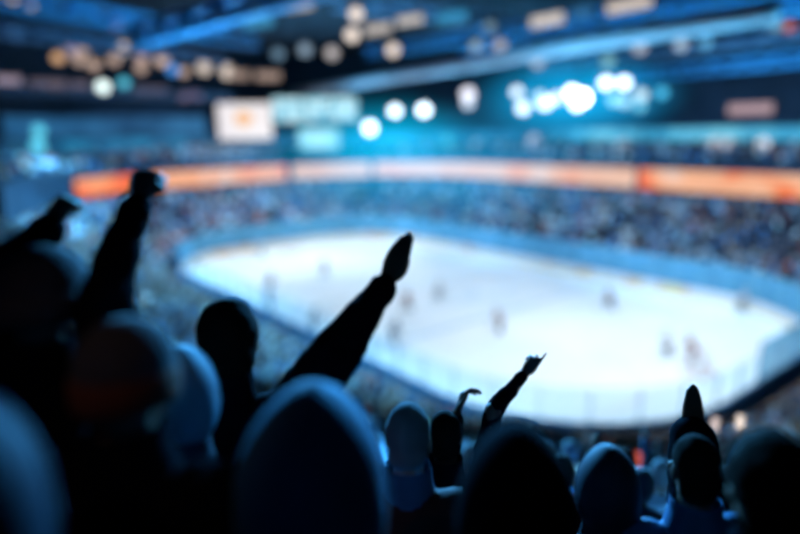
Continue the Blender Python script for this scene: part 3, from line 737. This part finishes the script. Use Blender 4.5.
# ------------------------------------------------------------------ the standing fans in front of the camera
def hand(b, w, d, n, pose, sgn, k=1.0):
    """palm, four fingers and a thumb grown from wrist w along d; n = palm normal; sgn = which side the thumb leaves"""
    d = d.normalized(); n = (n-d*n.dot(d)).normalized(); s = d.cross(n)*sgn
    pc = w+d*.055*k
    b.loft([w-d*.01, w+d*.02*k, w+d*.06*k, w+d*.095*k, w+d*.102*k], [.026*k, .032*k, .041*k, .040*k, .028*k], [.019*k, .018*k, .016*k, .014*k, .010*k], s, 12)
    lens = [(.030, .040, .026, .020), (.010, .044, .029, .022), (-.010, .041, .027, .020), (-.030, .033, .021, .017)]
    for i, (off, l1, l2, l3) in enumerate(lens):
        root = w+d*.092*k+s*off*k
        if pose == 'fist': an = (78, 170, 215)
        elif pose == 'point': an = (4, 8, 10) if i == 0 else (74, 165, 212)
        elif pose == 'open': an = (8, 18, 26)
        elif pose == 'aim': an = ((4, 8, 10), (34, 72, 96), (58, 120, 150), (68, 145, 180))[i]
        elif pose in ('mitt', 'spear'): an = (6, 14, 20)
        elif pose == 'claw': an = (42, 78, 112)
        else: an = (28, 62, 88)
        rad = [.0098*k, .0092*k, .0084*k, .0072*k]; P = [root-d*.02*k, root]
        spread = s*(off*{'open': 1.6, 'spear': -5.8}.get(pose, .3))
        for l, a in zip((l1, l2, l3), an):
            a = math.radians(a); P.append(P[-1]+(d*math.cos(a)+n*math.sin(a)+spread).normalized()*l*k)
        b.chain(P, [rad[0]]+rad, n=8)
    tb = w+d*.028*k+s*.028*k
    if pose in ('mitt', 'aim', 'spear'): T = [tb, tb+(s*.25+d*.9+n*.3).normalized()*.034*k, w+d*.092*k+s*.034*k+n*.022*k, w+d*.115*k+s*.024*k+n*.024*k]
    elif pose in ('fist', 'point'): T = [tb, tb+(s*.6+d*.6+n*.5).normalized()*.034*k, w+d*.09*k+s*.026*k+n*.035*k, w+d*.095*k+s*.004*k+n*.042*k]
    else: T = [tb, tb+(s*.8+d*.6+n*.2).normalized()*.036*k, tb+(s*.8+d*.6+n*.2).normalized()*.04*k+(d*.8+s*.5+n*.2).normalized()*.032*k, tb+(s*.8+d*.6).normalized()*.04*k+(d*.9+s*.4+n*.3).normalized()*.055*k]
    b.chain(T, [.013*k, .0115*k, .0102*k, .0085*k], n=8)

def fan(label, head, look=None, jacket=None, top='hair', topmat=None, topmat2=None, arms=(None, None), sh=1.0, hs=1.0, skin=0, tilt=.1, turn=0.0, bulk=1.0, sleeve=None):
    """head = (px, py, depth). arms = (left, right): None hangs down, else dict of world points el, wr, tip and pose"""
    H = at(*head); D = look or V((4, 2, 0)); fw = V((D.x-H.x, D.y-H.y, 0)).normalized(); rt = V((fw.y, -fw.x, 0)); up = V((0, 0, 1))
    a = turn; hf = (fw*math.cos(a)+rt*math.sin(a)).normalized(); hr = V((hf.y, -hf.x, 0))
    hu = (up-hf*.0+hf*tilt).normalized(); hf = (hf-hu*hf.dot(hu)).normalized()
    ground = tread_z(H.x, H.y)
    root = empty('person', (H.x, H.y, ground)); tag(root, label, 'person')
    def P(x, y, z): return H+rt*x+fw*y+up*z
    neck, chest, belly, pel = P(0, -.035, -.17), P(0, -.05, -.40), P(0, -.03, -.60), P(0, -.04, -.80)
    S = [P(-.185*sh, -.045, -.255), P(.185*sh, -.045, -.255)]
    leg = pel.z-ground
    b = MB()
    # head with face
    hc = H+hu*.02
    b.ell(hc, (.076*hs, .096*hs, .112*hs), (hr, hf, hu), 18, 14)
    b.ell(H+hf*.03-hu*.05, (.058*hs, .068*hs, .075*hs), (hr, hf, hu), 16, 12)
    b.loft([H+hf*.085+hu*.022, H+hf*.112-hu*.018, H+hf*.098-hu*.03], [.009, .017, .012], [.01, .014, .008], hr, 8)
    b.ell(H+hf*.085+hu*.032, (.05, .018, .012), (hr, hf, hu)); b.ell(H+hf*.088-hu*.058, (.025, .014, .010), (hr, hf, hu)); b.ell(H+hf*.075-hu*.095, (.026, .026, .020), (hr, hf, hu))
    for s in (-1, 1):
        b.ell(H+hr*s*.078*hs-hu*.005-hf*.005, (.012, .022, .032), (hr, hf, hu)); b.ell(H+hr*s*.045+hf*.072-hu*.02, (.022, .02, .022), (hr, hf, hu))
    b.loft([H-hu*.06-hf*.01, (H+neck)/2-hf*.01, neck, neck-up*.06], [.056, .054, .062, .10], [.06, .058, .06, .07], rt, 14)
    b.loft([neck-up*.03, chest+up*.1, chest, belly, pel, pel-up*.09], [.07, .155*sh, .15*sh, .135, .155, .13], [.06, .09, .105, .10, .11, .09], rt, 16)
    hips = [pel+rt*s*.09-up*.05 for s in (-1, 1)]; kn, an = [], []
    for i, s in enumerate((-1, 1)):
        kn.append(hips[i]-up*(leg*.46)+fw*.05+rt*s*.02); an.append(V((hips[i].x+rt.x*s*.03-fw.x*.02, hips[i].y+rt.y*s*.03-fw.y*.02, ground+.09)))
        b.chain([hips[i], kn[i], an[i]], [.085, .058, .042], 12)
        b.loft([an[i]-fw*.06-up*.05, an[i]+fw*.05-up*.055, an[i]+fw*.17-up*.068], [.035, .042, .03], [.035, .03, .02], rt, 10)
    E = []
    for i, s in enumerate((-1, 1)):
        A = arms[i]
        if A is None:
            el, wr = S[i]+rt*s*.06-up*.28-fw*.02, S[i]+rt*s*.05-up*.50+fw*.10; hd, n, pose = (wr-el).normalized(), -rt*s, 'relax'
        else:
            el, wr, hd, pose = A['el'], A['wr'], (A['tip']-A['wr']).normalized(), A['pose']; n = A.get('n', fw)
        E.append((el, wr))
        b.chain([S[i], el, wr], [.052, .042, .027], 12)
        hand(b, wr, hd, n, pose, s if A is None else A.get('thumb', -s), 1.0 if A is None else A.get('k', 1.0))
    b.build('body', SKIN[skin], root, remesh=.0068, smoothing=3)
    for s in (-1, 1):
        e = MB(); e.ell(H+hr*s*.033+hf*.088*hs+hu*.005, (.0125, .0125, .0125), None, 12, 8); e.build('eye', EYE, root, True)
    # jacket: one garment with sleeves and a hem
    j = MB(); q = bulk
    j.loft([neck+up*.005, neck-up*.05, chest+up*.10, chest, belly, pel, pel-up*.12], [.082*q, .12*q, .195*sh*q, .20*sh*q, .19*q, .195*q, .19*q], [.08*q, .095*q, .125*q, .145*q, .145*q, .15*q, .14*q], rt, 20)
    for i in (0, 1):
        el, wr = E[i]; A = arms[i]; w0, w1, w2 = A['rad'] if A and 'rad' in A else (.078, .068, .047)
        j.chain([S[i]+rt*(1-2*i)*.03, S[i], el, wr-(wr-el).normalized()*.015], [w0*1.05*q, w0*q, w1*q, w2*q], 14)
    jo = j.build('jacket', jacket, root, remesh=.011, smoothing=5, wobble=.010)
    for i in (0, 1):
        el, wr = E[i]; t = (wr-el).normalized(); w2 = (arms[i]['rad'][2] if arms[i] and 'rad' in arms[i] else .047)*q
        c = MB(); c.loft([wr-t*.05, wr-t*.045, wr-t*.012, wr-t*.005], [w2*.9, w2*1.06, w2*1.04, w2*.8], n=16); c.build('cuff', jacket, jo, True)
    c = MB(); c.loft([neck-up*.035, neck+up*.03-fw*.005, neck+up*.085], [.10*q, .088, .082], [.095*q, .09, .088], rt, 18, caps=False); c.build('collar', topmat2 if top == 'collar' else jacket, jo, True)
    if sleeve:
        for i in (0, 1):
            if arms[i]:
                el, wr = E[i]; w0, w1, w2 = arms[i]['rad']; c = MB(); c.chain([S[i], el, wr-(wr-el).normalized()*.012], [w0*1.08*q, w1*1.1*q, w2*1.1*q], 14)
                so = c.build('sleeve', sleeve, jo, remesh=.011, smoothing=4, wobble=.006); so['label'] = 'black sleeve of the raised arm'
    t_ = MB(); t_.chain([pel+rt*.0, pel-up*.08], [.155, .15], 14, rt, .8)
    for i in (0, 1): t_.chain([hips[i], kn[i], an[i]+up*.02], [.105, .082, .068], 12)
    t_.build('trousers', TROU, root, remesh=.016, smoothing=3)
    for i in (0, 1):
        o = MB(); a0 = an[i]; o.loft([a0-fw*.09-up*.045, a0-up*.035, a0+fw*.08-up*.05, a0+fw*.19-up*.065], [.04, .05, .05, .03], [.045, .055, .04, .025], rt, 12); o.build('shoe', M['black'], root, True)
    # headgear
    if top in ('beanie', 'beanie_cuff'):
        k = MB(); ax = (hr, hf, hu); pts, rx, ry = [], [], []
        for z, r in ((-.01, 1.0), (.03, 1.03), (.07, .98), (.105, .80), (.13, .52), (.142, .2)):
            pts.append(H+hu*(z+.0)-hf*.012); rx.append(.096*hs*r); ry.append(.115*hs*r)
        k.loft(pts, rx, ry, hr, 28); bn = k.build('beanie', topmat, root, True)
        c = MB(); c.loft([H-hu*.045-hf*.014, H-hu*.035-hf*.014, H+hu*.02-hf*.012, H+hu*.032-hf*.012], [.095*hs, .104*hs, .105*hs, .097*hs], [.112*hs, .122*hs, .123*hs, .115*hs], hr, 28); c.build('cuff', topmat2 or topmat, bn, True)
    elif top == 'hood':
        k = MB(); n, m2 = 30, 18
        vs, fs = [], []; rx, ry, rz = .122*hs, .145*hs, .165*hs
        for i in range(m2+1):
            th = PI*i/m2                     # polar angle measured from the face direction
            for q_ in range(n):
                ph = 2*PI*q_/n; th2 = math.radians(62)+th*(180-62)/180
                y, r = math.cos(th2), math.sin(th2)
                zz = r*math.sin(ph); z = rz*zz*(1.08 if zz > 0 else 1.12)
                x = rx*r*math.cos(ph)*(1+.25*max(0, -zz)-.22*max(0, zz)**2)
                vs.append(H-hf*.02+hu*.01+hr*x+hf*(ry*y)+hu*z)
        for i in range(m2):
            for q_ in range(n): fs.append((i*n+q_, i*n+(q_+1) % n, (i+1)*n+(q_+1) % n, (i+1)*n+q_))
        k.add(vs, fs); ho = k.build('hood', topmat, root, True)
        sm = ho.modifiers.new('thick', 'SOLIDIFY'); sm.thickness = .012; sm.offset = 0
        rim = MB(); rim.loft([vs[q_] for q_ in range(n)]+[vs[0]], [.012]*(n+1), n=8); rim.build('rim', topmat, ho, True)
    if top in ('hair', 'collar', 'crop'):
        k = MB(); g = 1.0 if top != 'crop' else .96
        k.ell(H+hu*.036-hf*.016, (.090*hs*g, .108*hs*g, .112*hs*g), (hr, hf, hu), 22, 16)
        k.ell(H-hf*.045-hu*.035, (.078*hs*g, .062*hs*g, .085*hs*g), (hr, hf, hu), 18, 14)
        k.build('hair', topmat, root, remesh=.009, smoothing=3, wobble=.008 if top != 'crop' else .002)
    elif top == 'crescent':
        k = MB()
        k.ell(H+hu*.03-hf*.03, (.086*hs, .098*hs, .108*hs), (hr, hf, hu), 22, 16); k.build('hair', topmat, root, remesh=.009, smoothing=3, wobble=.004)
    return root, P
EYE = mat('eye_white', (.6, .6, .6), .2)
J_BLACK = mat('black_jacket', (.006, .008, .013), 1.0, vary=.3, scale=12, spec=.02)
J_NAVY = mat('navy_jacket', (.018, .032, .06), .7, vary=.3, scale=12)
J_BLUE = mat('blue_jacket', (.06, .20, .38), .7, vary=.2, scale=12)
J_GREY = mat('blue_grey_fleece', (.05, .24, .40), .8, vary=.2, scale=12)
J_PALE = mat('pale_blue_jacket', (.12, .26, .36), .7, vary=.2, scale=12)
J_RUST = mat('dark_rust_jacket', (.06, .022, .02), .8, vary=.3, scale=12)
K_GREY = mat('grey_knit', (.10, .10, .11), 1.0, vary=.3, scale=30)
K_RUST = mat('rust_knit', (.22, .06, .03), .9, vary=.3, scale=30)
K_PALE = mat('pale_teal_knit', (.40, .55, .54), .9, vary=.2, scale=30)
def arm(el, wr, tip, pose, rad=None, thumb=None, n=None, k=1.0):
    d = dict(el=at(*el), wr=at(*wr), tip=at(*tip), pose=pose, k=k)
    if rad: d['rad'] = rad
    if thumb: d['thumb'] = thumb
    if n: d['n'] = n
    return d
toward = V((CAM.x-0, CAM.y-0, 0)).normalized()
fan('person in a dark grey knit cap with both fists raised at the left edge', (44, 300, 1.55), jacket=J_BLACK, top='beanie', topmat=K_GREY, topmat2=K_GREY, hs=1.12,
    arms=(arm((-14, 290, 1.5), (52, 226, 1.6), (73, 188, 1.62), 'fist', (.085, .070, .042), k=.85), arm((106, 300, 1.5), (137, 203, 1.62), (149, 166, 1.66), 'fist', (.085, .064, .042), k=1.0)), bulk=1.05)
fan('person in a dark knit beanie with a rust coloured turned up cuff and black jacket', (130, 380, 1.34), jacket=J_BLACK, top='beanie_cuff', topmat=K_GREY, topmat2=K_RUST, hs=1.03, bulk=1.1)
fan('person in a pale blue hood half hidden behind the beanie with the rust cuff', (182, 398, 1.72), jacket=J_NAVY, top='hood', topmat=J_PALE, hs=.80, sh=.85)
fan('dark haired person pointing up at the rink with a raised black sleeved arm', (229, 344, 2.05), jacket=J_BLACK, top='hair', topmat=HAIR[0], hs=1.12, skin=1,
    arms=(None, arm((330, 362, 1.95), (387, 282, 2.05), (406, 239, 2.08), 'spear', (.10, .088, .046), k=1.05)), turn=-.3)
fan('person in a big blue grey hood seen from behind, the nearest hood of all', (314, 486, 1.38), jacket=J_NAVY, top='hood', topmat=J_GREY, hs=1.30, bulk=1.12)
fan('short haired person in a dark rust jacket with a blue collar beside the big hood', (409, 438, 2.2), jacket=J_RUST, top='collar', topmat=HAIR[3], topmat2=J_BLUE, hs=.88, skin=2)
fan('small person pointing across the ice with one thin arm, other hand cupped', (446, 437, 2.95), jacket=J_BLACK, top='hair', topmat=HAIR[0], skin=1, hs=.88, sh=.85,
    arms=(arm((452, 452, 3.0), (457, 414, 3.05), (466, 384, 3.1), 'claw', (.06, .05, .034), n=V((.64, .77, 0)), thumb=-1, k=1.1), arm((493, 411, 2.85), (524, 374, 2.98), (548, 343, 3.0), 'aim', (.062, .046, .028), k=.85)))
fan('person in a dark hood and broad black back in the middle of the front row', (516, 508, 1.42), jacket=J_BLACK, top='hood', topmat=J_BLACK, hs=1.08, bulk=1.12)
fan('person in a dark blue hood standing to the right of the broad black back', (607, 488, 2.2), jacket=J_NAVY, top='hood', topmat=J_NAVY, hs=.86)
fan('person in a blue jacket raising one dark sleeved hand straight up', (694, 470, 2.1), jacket=J_BLUE, top='hair', topmat=HAIR[0], hs=.85, sleeve=J_BLACK, skin=1,
    arms=(None, arm((697, 500, 2.42), (692, 436, 2.42), (694, 389, 2.46), 'spear', (.115, .105, .080), k=1.1)))
fan('dark haired person in a black jacket filling the lower right corner', (769, 490, 1.5), jacket=J_BLACK, top='hair', topmat=HAIR[0], hs=1.1, bulk=1.12)
fan('person in a navy hood cut off by the lower left corner', (-36, 514, .95), jacket=J_NAVY, top='hood', topmat=J_NAVY, hs=1.0)
phone(715, 424, 6.5, (.75, .62, .60), 1.0, 'lit phone screen held up past the raised dark hand, the dimmer of two')
phone(740, 422, 6.5, (.95, .80, .70), 1.2, 'lit phone screen held up past the raised dark hand, the brighter of two')
phone(637, 459, 6.5, (.9, .14, .08), .9, 'small red glowing phone screen above the pink one')
phone(634, 484, 5.5, (.9, .28, .24), .9, 'small pink glowing phone screen beside the dark blue hood')
phone(424, 428, 4.0, (.10, .42, .48), .5, 'dim teal phone screen behind the blue collared person')

# ------------------------------------------------------------------ light
def spot(loc, target, power, col, ang, blend=.6, rad=0.0):
    l = bpy.data.lights.new('spotlight', 'SPOT'); l.energy = power; l.color = col; l.spot_size = math.radians(ang); l.spot_blend = blend; l.shadow_soft_size = rad
    o = bpy.data.objects.new('spotlight', l); COL.objects.link(o); o.location = loc
    o.rotation_euler = (V(target)-V(loc)).to_track_quat('-Z', 'Y').to_euler(); return o
ICE = (.80, .91, 1.0)
for x, p in ((-24, 10500), (-9, 6300), (9, 6300), (24, 9800)):
    for y in (-8, 8): spot((x, y, 15.8), (x, y*.9, 0), p, ICE, 112, .9)
BL = (.25, .62, 1.0)
for x, y, p in ((-24, 14, 20000), (-6, 14, 20000), (12, 14, 20000), (26, 10, 14000)): spot((x, y-8, 17.5), (x, 26, 4), p, (.35, .65, 1.0), 90, .9)
for y in (-8, 6): spot((-26, y, 17.5), (-42, y, 5), 20000, (.35, .65, 1), 95, .9)
for x, p in ((-34, 13000), (-22, 18000), (-8, 14000), (8, 10000), (20, 7000)): spot((x, -10, 17.6), (x, -24, 4), p*2.2, (.16, .60, 1), 85, .9); spot((x, -22, 17.6), (x, -22, 4), p*1.8, (.20, .66, 1), 85, .9)  # unseen lamps added to brighten the crowd in the near stand
spot((26, -6, 17.5), (40, -10, 5), 26000, (.2, .62, 1), 80, .9)
# front light that rims the standing fans
for x, y, p in ((0, -14, 190000), (14, 0, 170000)): spot((x, y, 20), (39.0, -32.6, 13), p, (.07, .44, 1.0), 13, .5)
spot(at(130, 380, 1.34)+V((1.2, -2.2, 3.2)), at(130, 380, 1.34), 20, (1, .62, .5), 12, .8)  # weak warm lamp added behind the beanie to lift it from black
# unseen blue lamps added in mid-air to brighten the roof steel
for x, y, p in ((0, 10, 5000), (12, -8, 4500), (-20, 0, 5000), (16, 18, 4000), (4, -18, 4000), (27, 6, 5000), (14, -2, 3500), (-14, 24, 4000)): spot((x, y, 9), (x, y, 26), p*3.4, (.09, .58, 1), 112, .9)

w = bpy.data.worlds.new('arena_dark'); sc.world = w; w.use_nodes = True
w.node_tree.nodes['Background'].inputs[0].default_value = (.01, .05, .10, 1); w.node_tree.nodes['Background'].inputs[1].default_value = .02

# emissive volumes stand in for the glow of spotlit blue haze
def haze(name, c, size, col, dens, es, soft=True, label=''):
    b = MB(); b.ell(c, size, None, 24, 16) if soft else b.box(c, size)
    m = bpy.data.materials.new(name); m.use_nodes = True; nt = m.node_tree; nt.nodes.remove(nt.nodes['Principled BSDF']); out = nt.nodes['Material Output']
    e = nt.nodes.new('ShaderNodeEmission'); e.inputs[0].default_value = (*col, 1); e.inputs[1].default_value = es
    if soft:
        g = nt.nodes.new('ShaderNodeNewGeometry'); mp = nt.nodes.new('ShaderNodeMapping'); mp.vector_type = 'TEXTURE'
        mp.inputs['Location'].default_value = c; mp.inputs['Scale'].default_value = size
        ln = nt.nodes.new('ShaderNodeVectorMath'); ln.operation = 'LENGTH'; mr = nt.nodes.new('ShaderNodeMapRange'); mr.interpolation_type = 'SMOOTHSTEP'
        mr.inputs['From Min'].default_value = 1; mr.inputs['From Max'].default_value = 0; mr.inputs['To Min'].default_value = 0; mr.inputs['To Max'].default_value = es
        nt.links.new(g.outputs['Position'], mp.inputs['Vector']); nt.links.new(mp.outputs['Vector'], ln.inputs[0]); nt.links.new(ln.outputs['Value'], mr.inputs['Value'])
        nt.links.new(mr.outputs['Result'], e.inputs[1])
    nt.links.new(e.outputs[0], out.inputs['Volume'])
    o = b.build(name, m); tag(o, label, 'haze', None, 'stuff'); return o
haze('far_haze', (-14, 10, 10), (32, 27, 8), (.0, .40, .80), 0, .022, True, 'self-glowing blue haze hanging over the far end of the rink')
haze('spot_haze', tuple(at(572, 98, 66)), (13, 13, 5.5), (.0, .42, .85), 0, .085, True, 'self-glowing blue haze round the brightest group of spotlights')
haze('corner_haze', tuple(at(385, 138, 84)), (15, 15, 7), (.0, .45, .75), 0, .045, True, 'self-glowing cyan haze in the far corner under the pale duct')

# ------------------------------------------------------------------ camera
cd = bpy.data.cameras.new('camera'); co = bpy.data.objects.new('camera', cd); COL.objects.link(co)
cd.sensor_width = 36; cd.lens = FPX/800*36; cd.clip_start = .05; cd.clip_end = 400
mt = Matrix((( _r.x, _u.x, -_f.x, CAM.x), (_r.y, _u.y, -_f.y, CAM.y), (_r.z, _u.z, -_f.z, CAM.z), (0, 0, 0, 1))); co.matrix_world = mt
FOC, BLUR = 2.6, 18.0
cd.dof.use_dof = True; cd.dof.focus_distance = FOC; cd.dof.aperture_blades = 0
cd.dof.aperture_fstop = (cd.lens/1000)/(BLUR*FOC/FPX)
sc.camera = co
sc.view_settings.view_transform = 'Standard'; sc.view_settings.look = 'None'; sc.view_settings.exposure = 0; sc.view_settings.gamma = 1
sc.cycles.use_denoising = True; sc.cycles.use_adaptive_sampling = False; sc.cycles.max_bounces = 5; sc.cycles.diffuse_bounces = 2; sc.cycles.transparent_max_bounces = 16
sc.cycles.sample_clamp_indirect = 4; sc.cycles.filter_width = 2.5
sc.cycles.volume_step_rate = 2; sc.cycles.caustics_reflective = False; sc.cycles.caustics_refractive = False
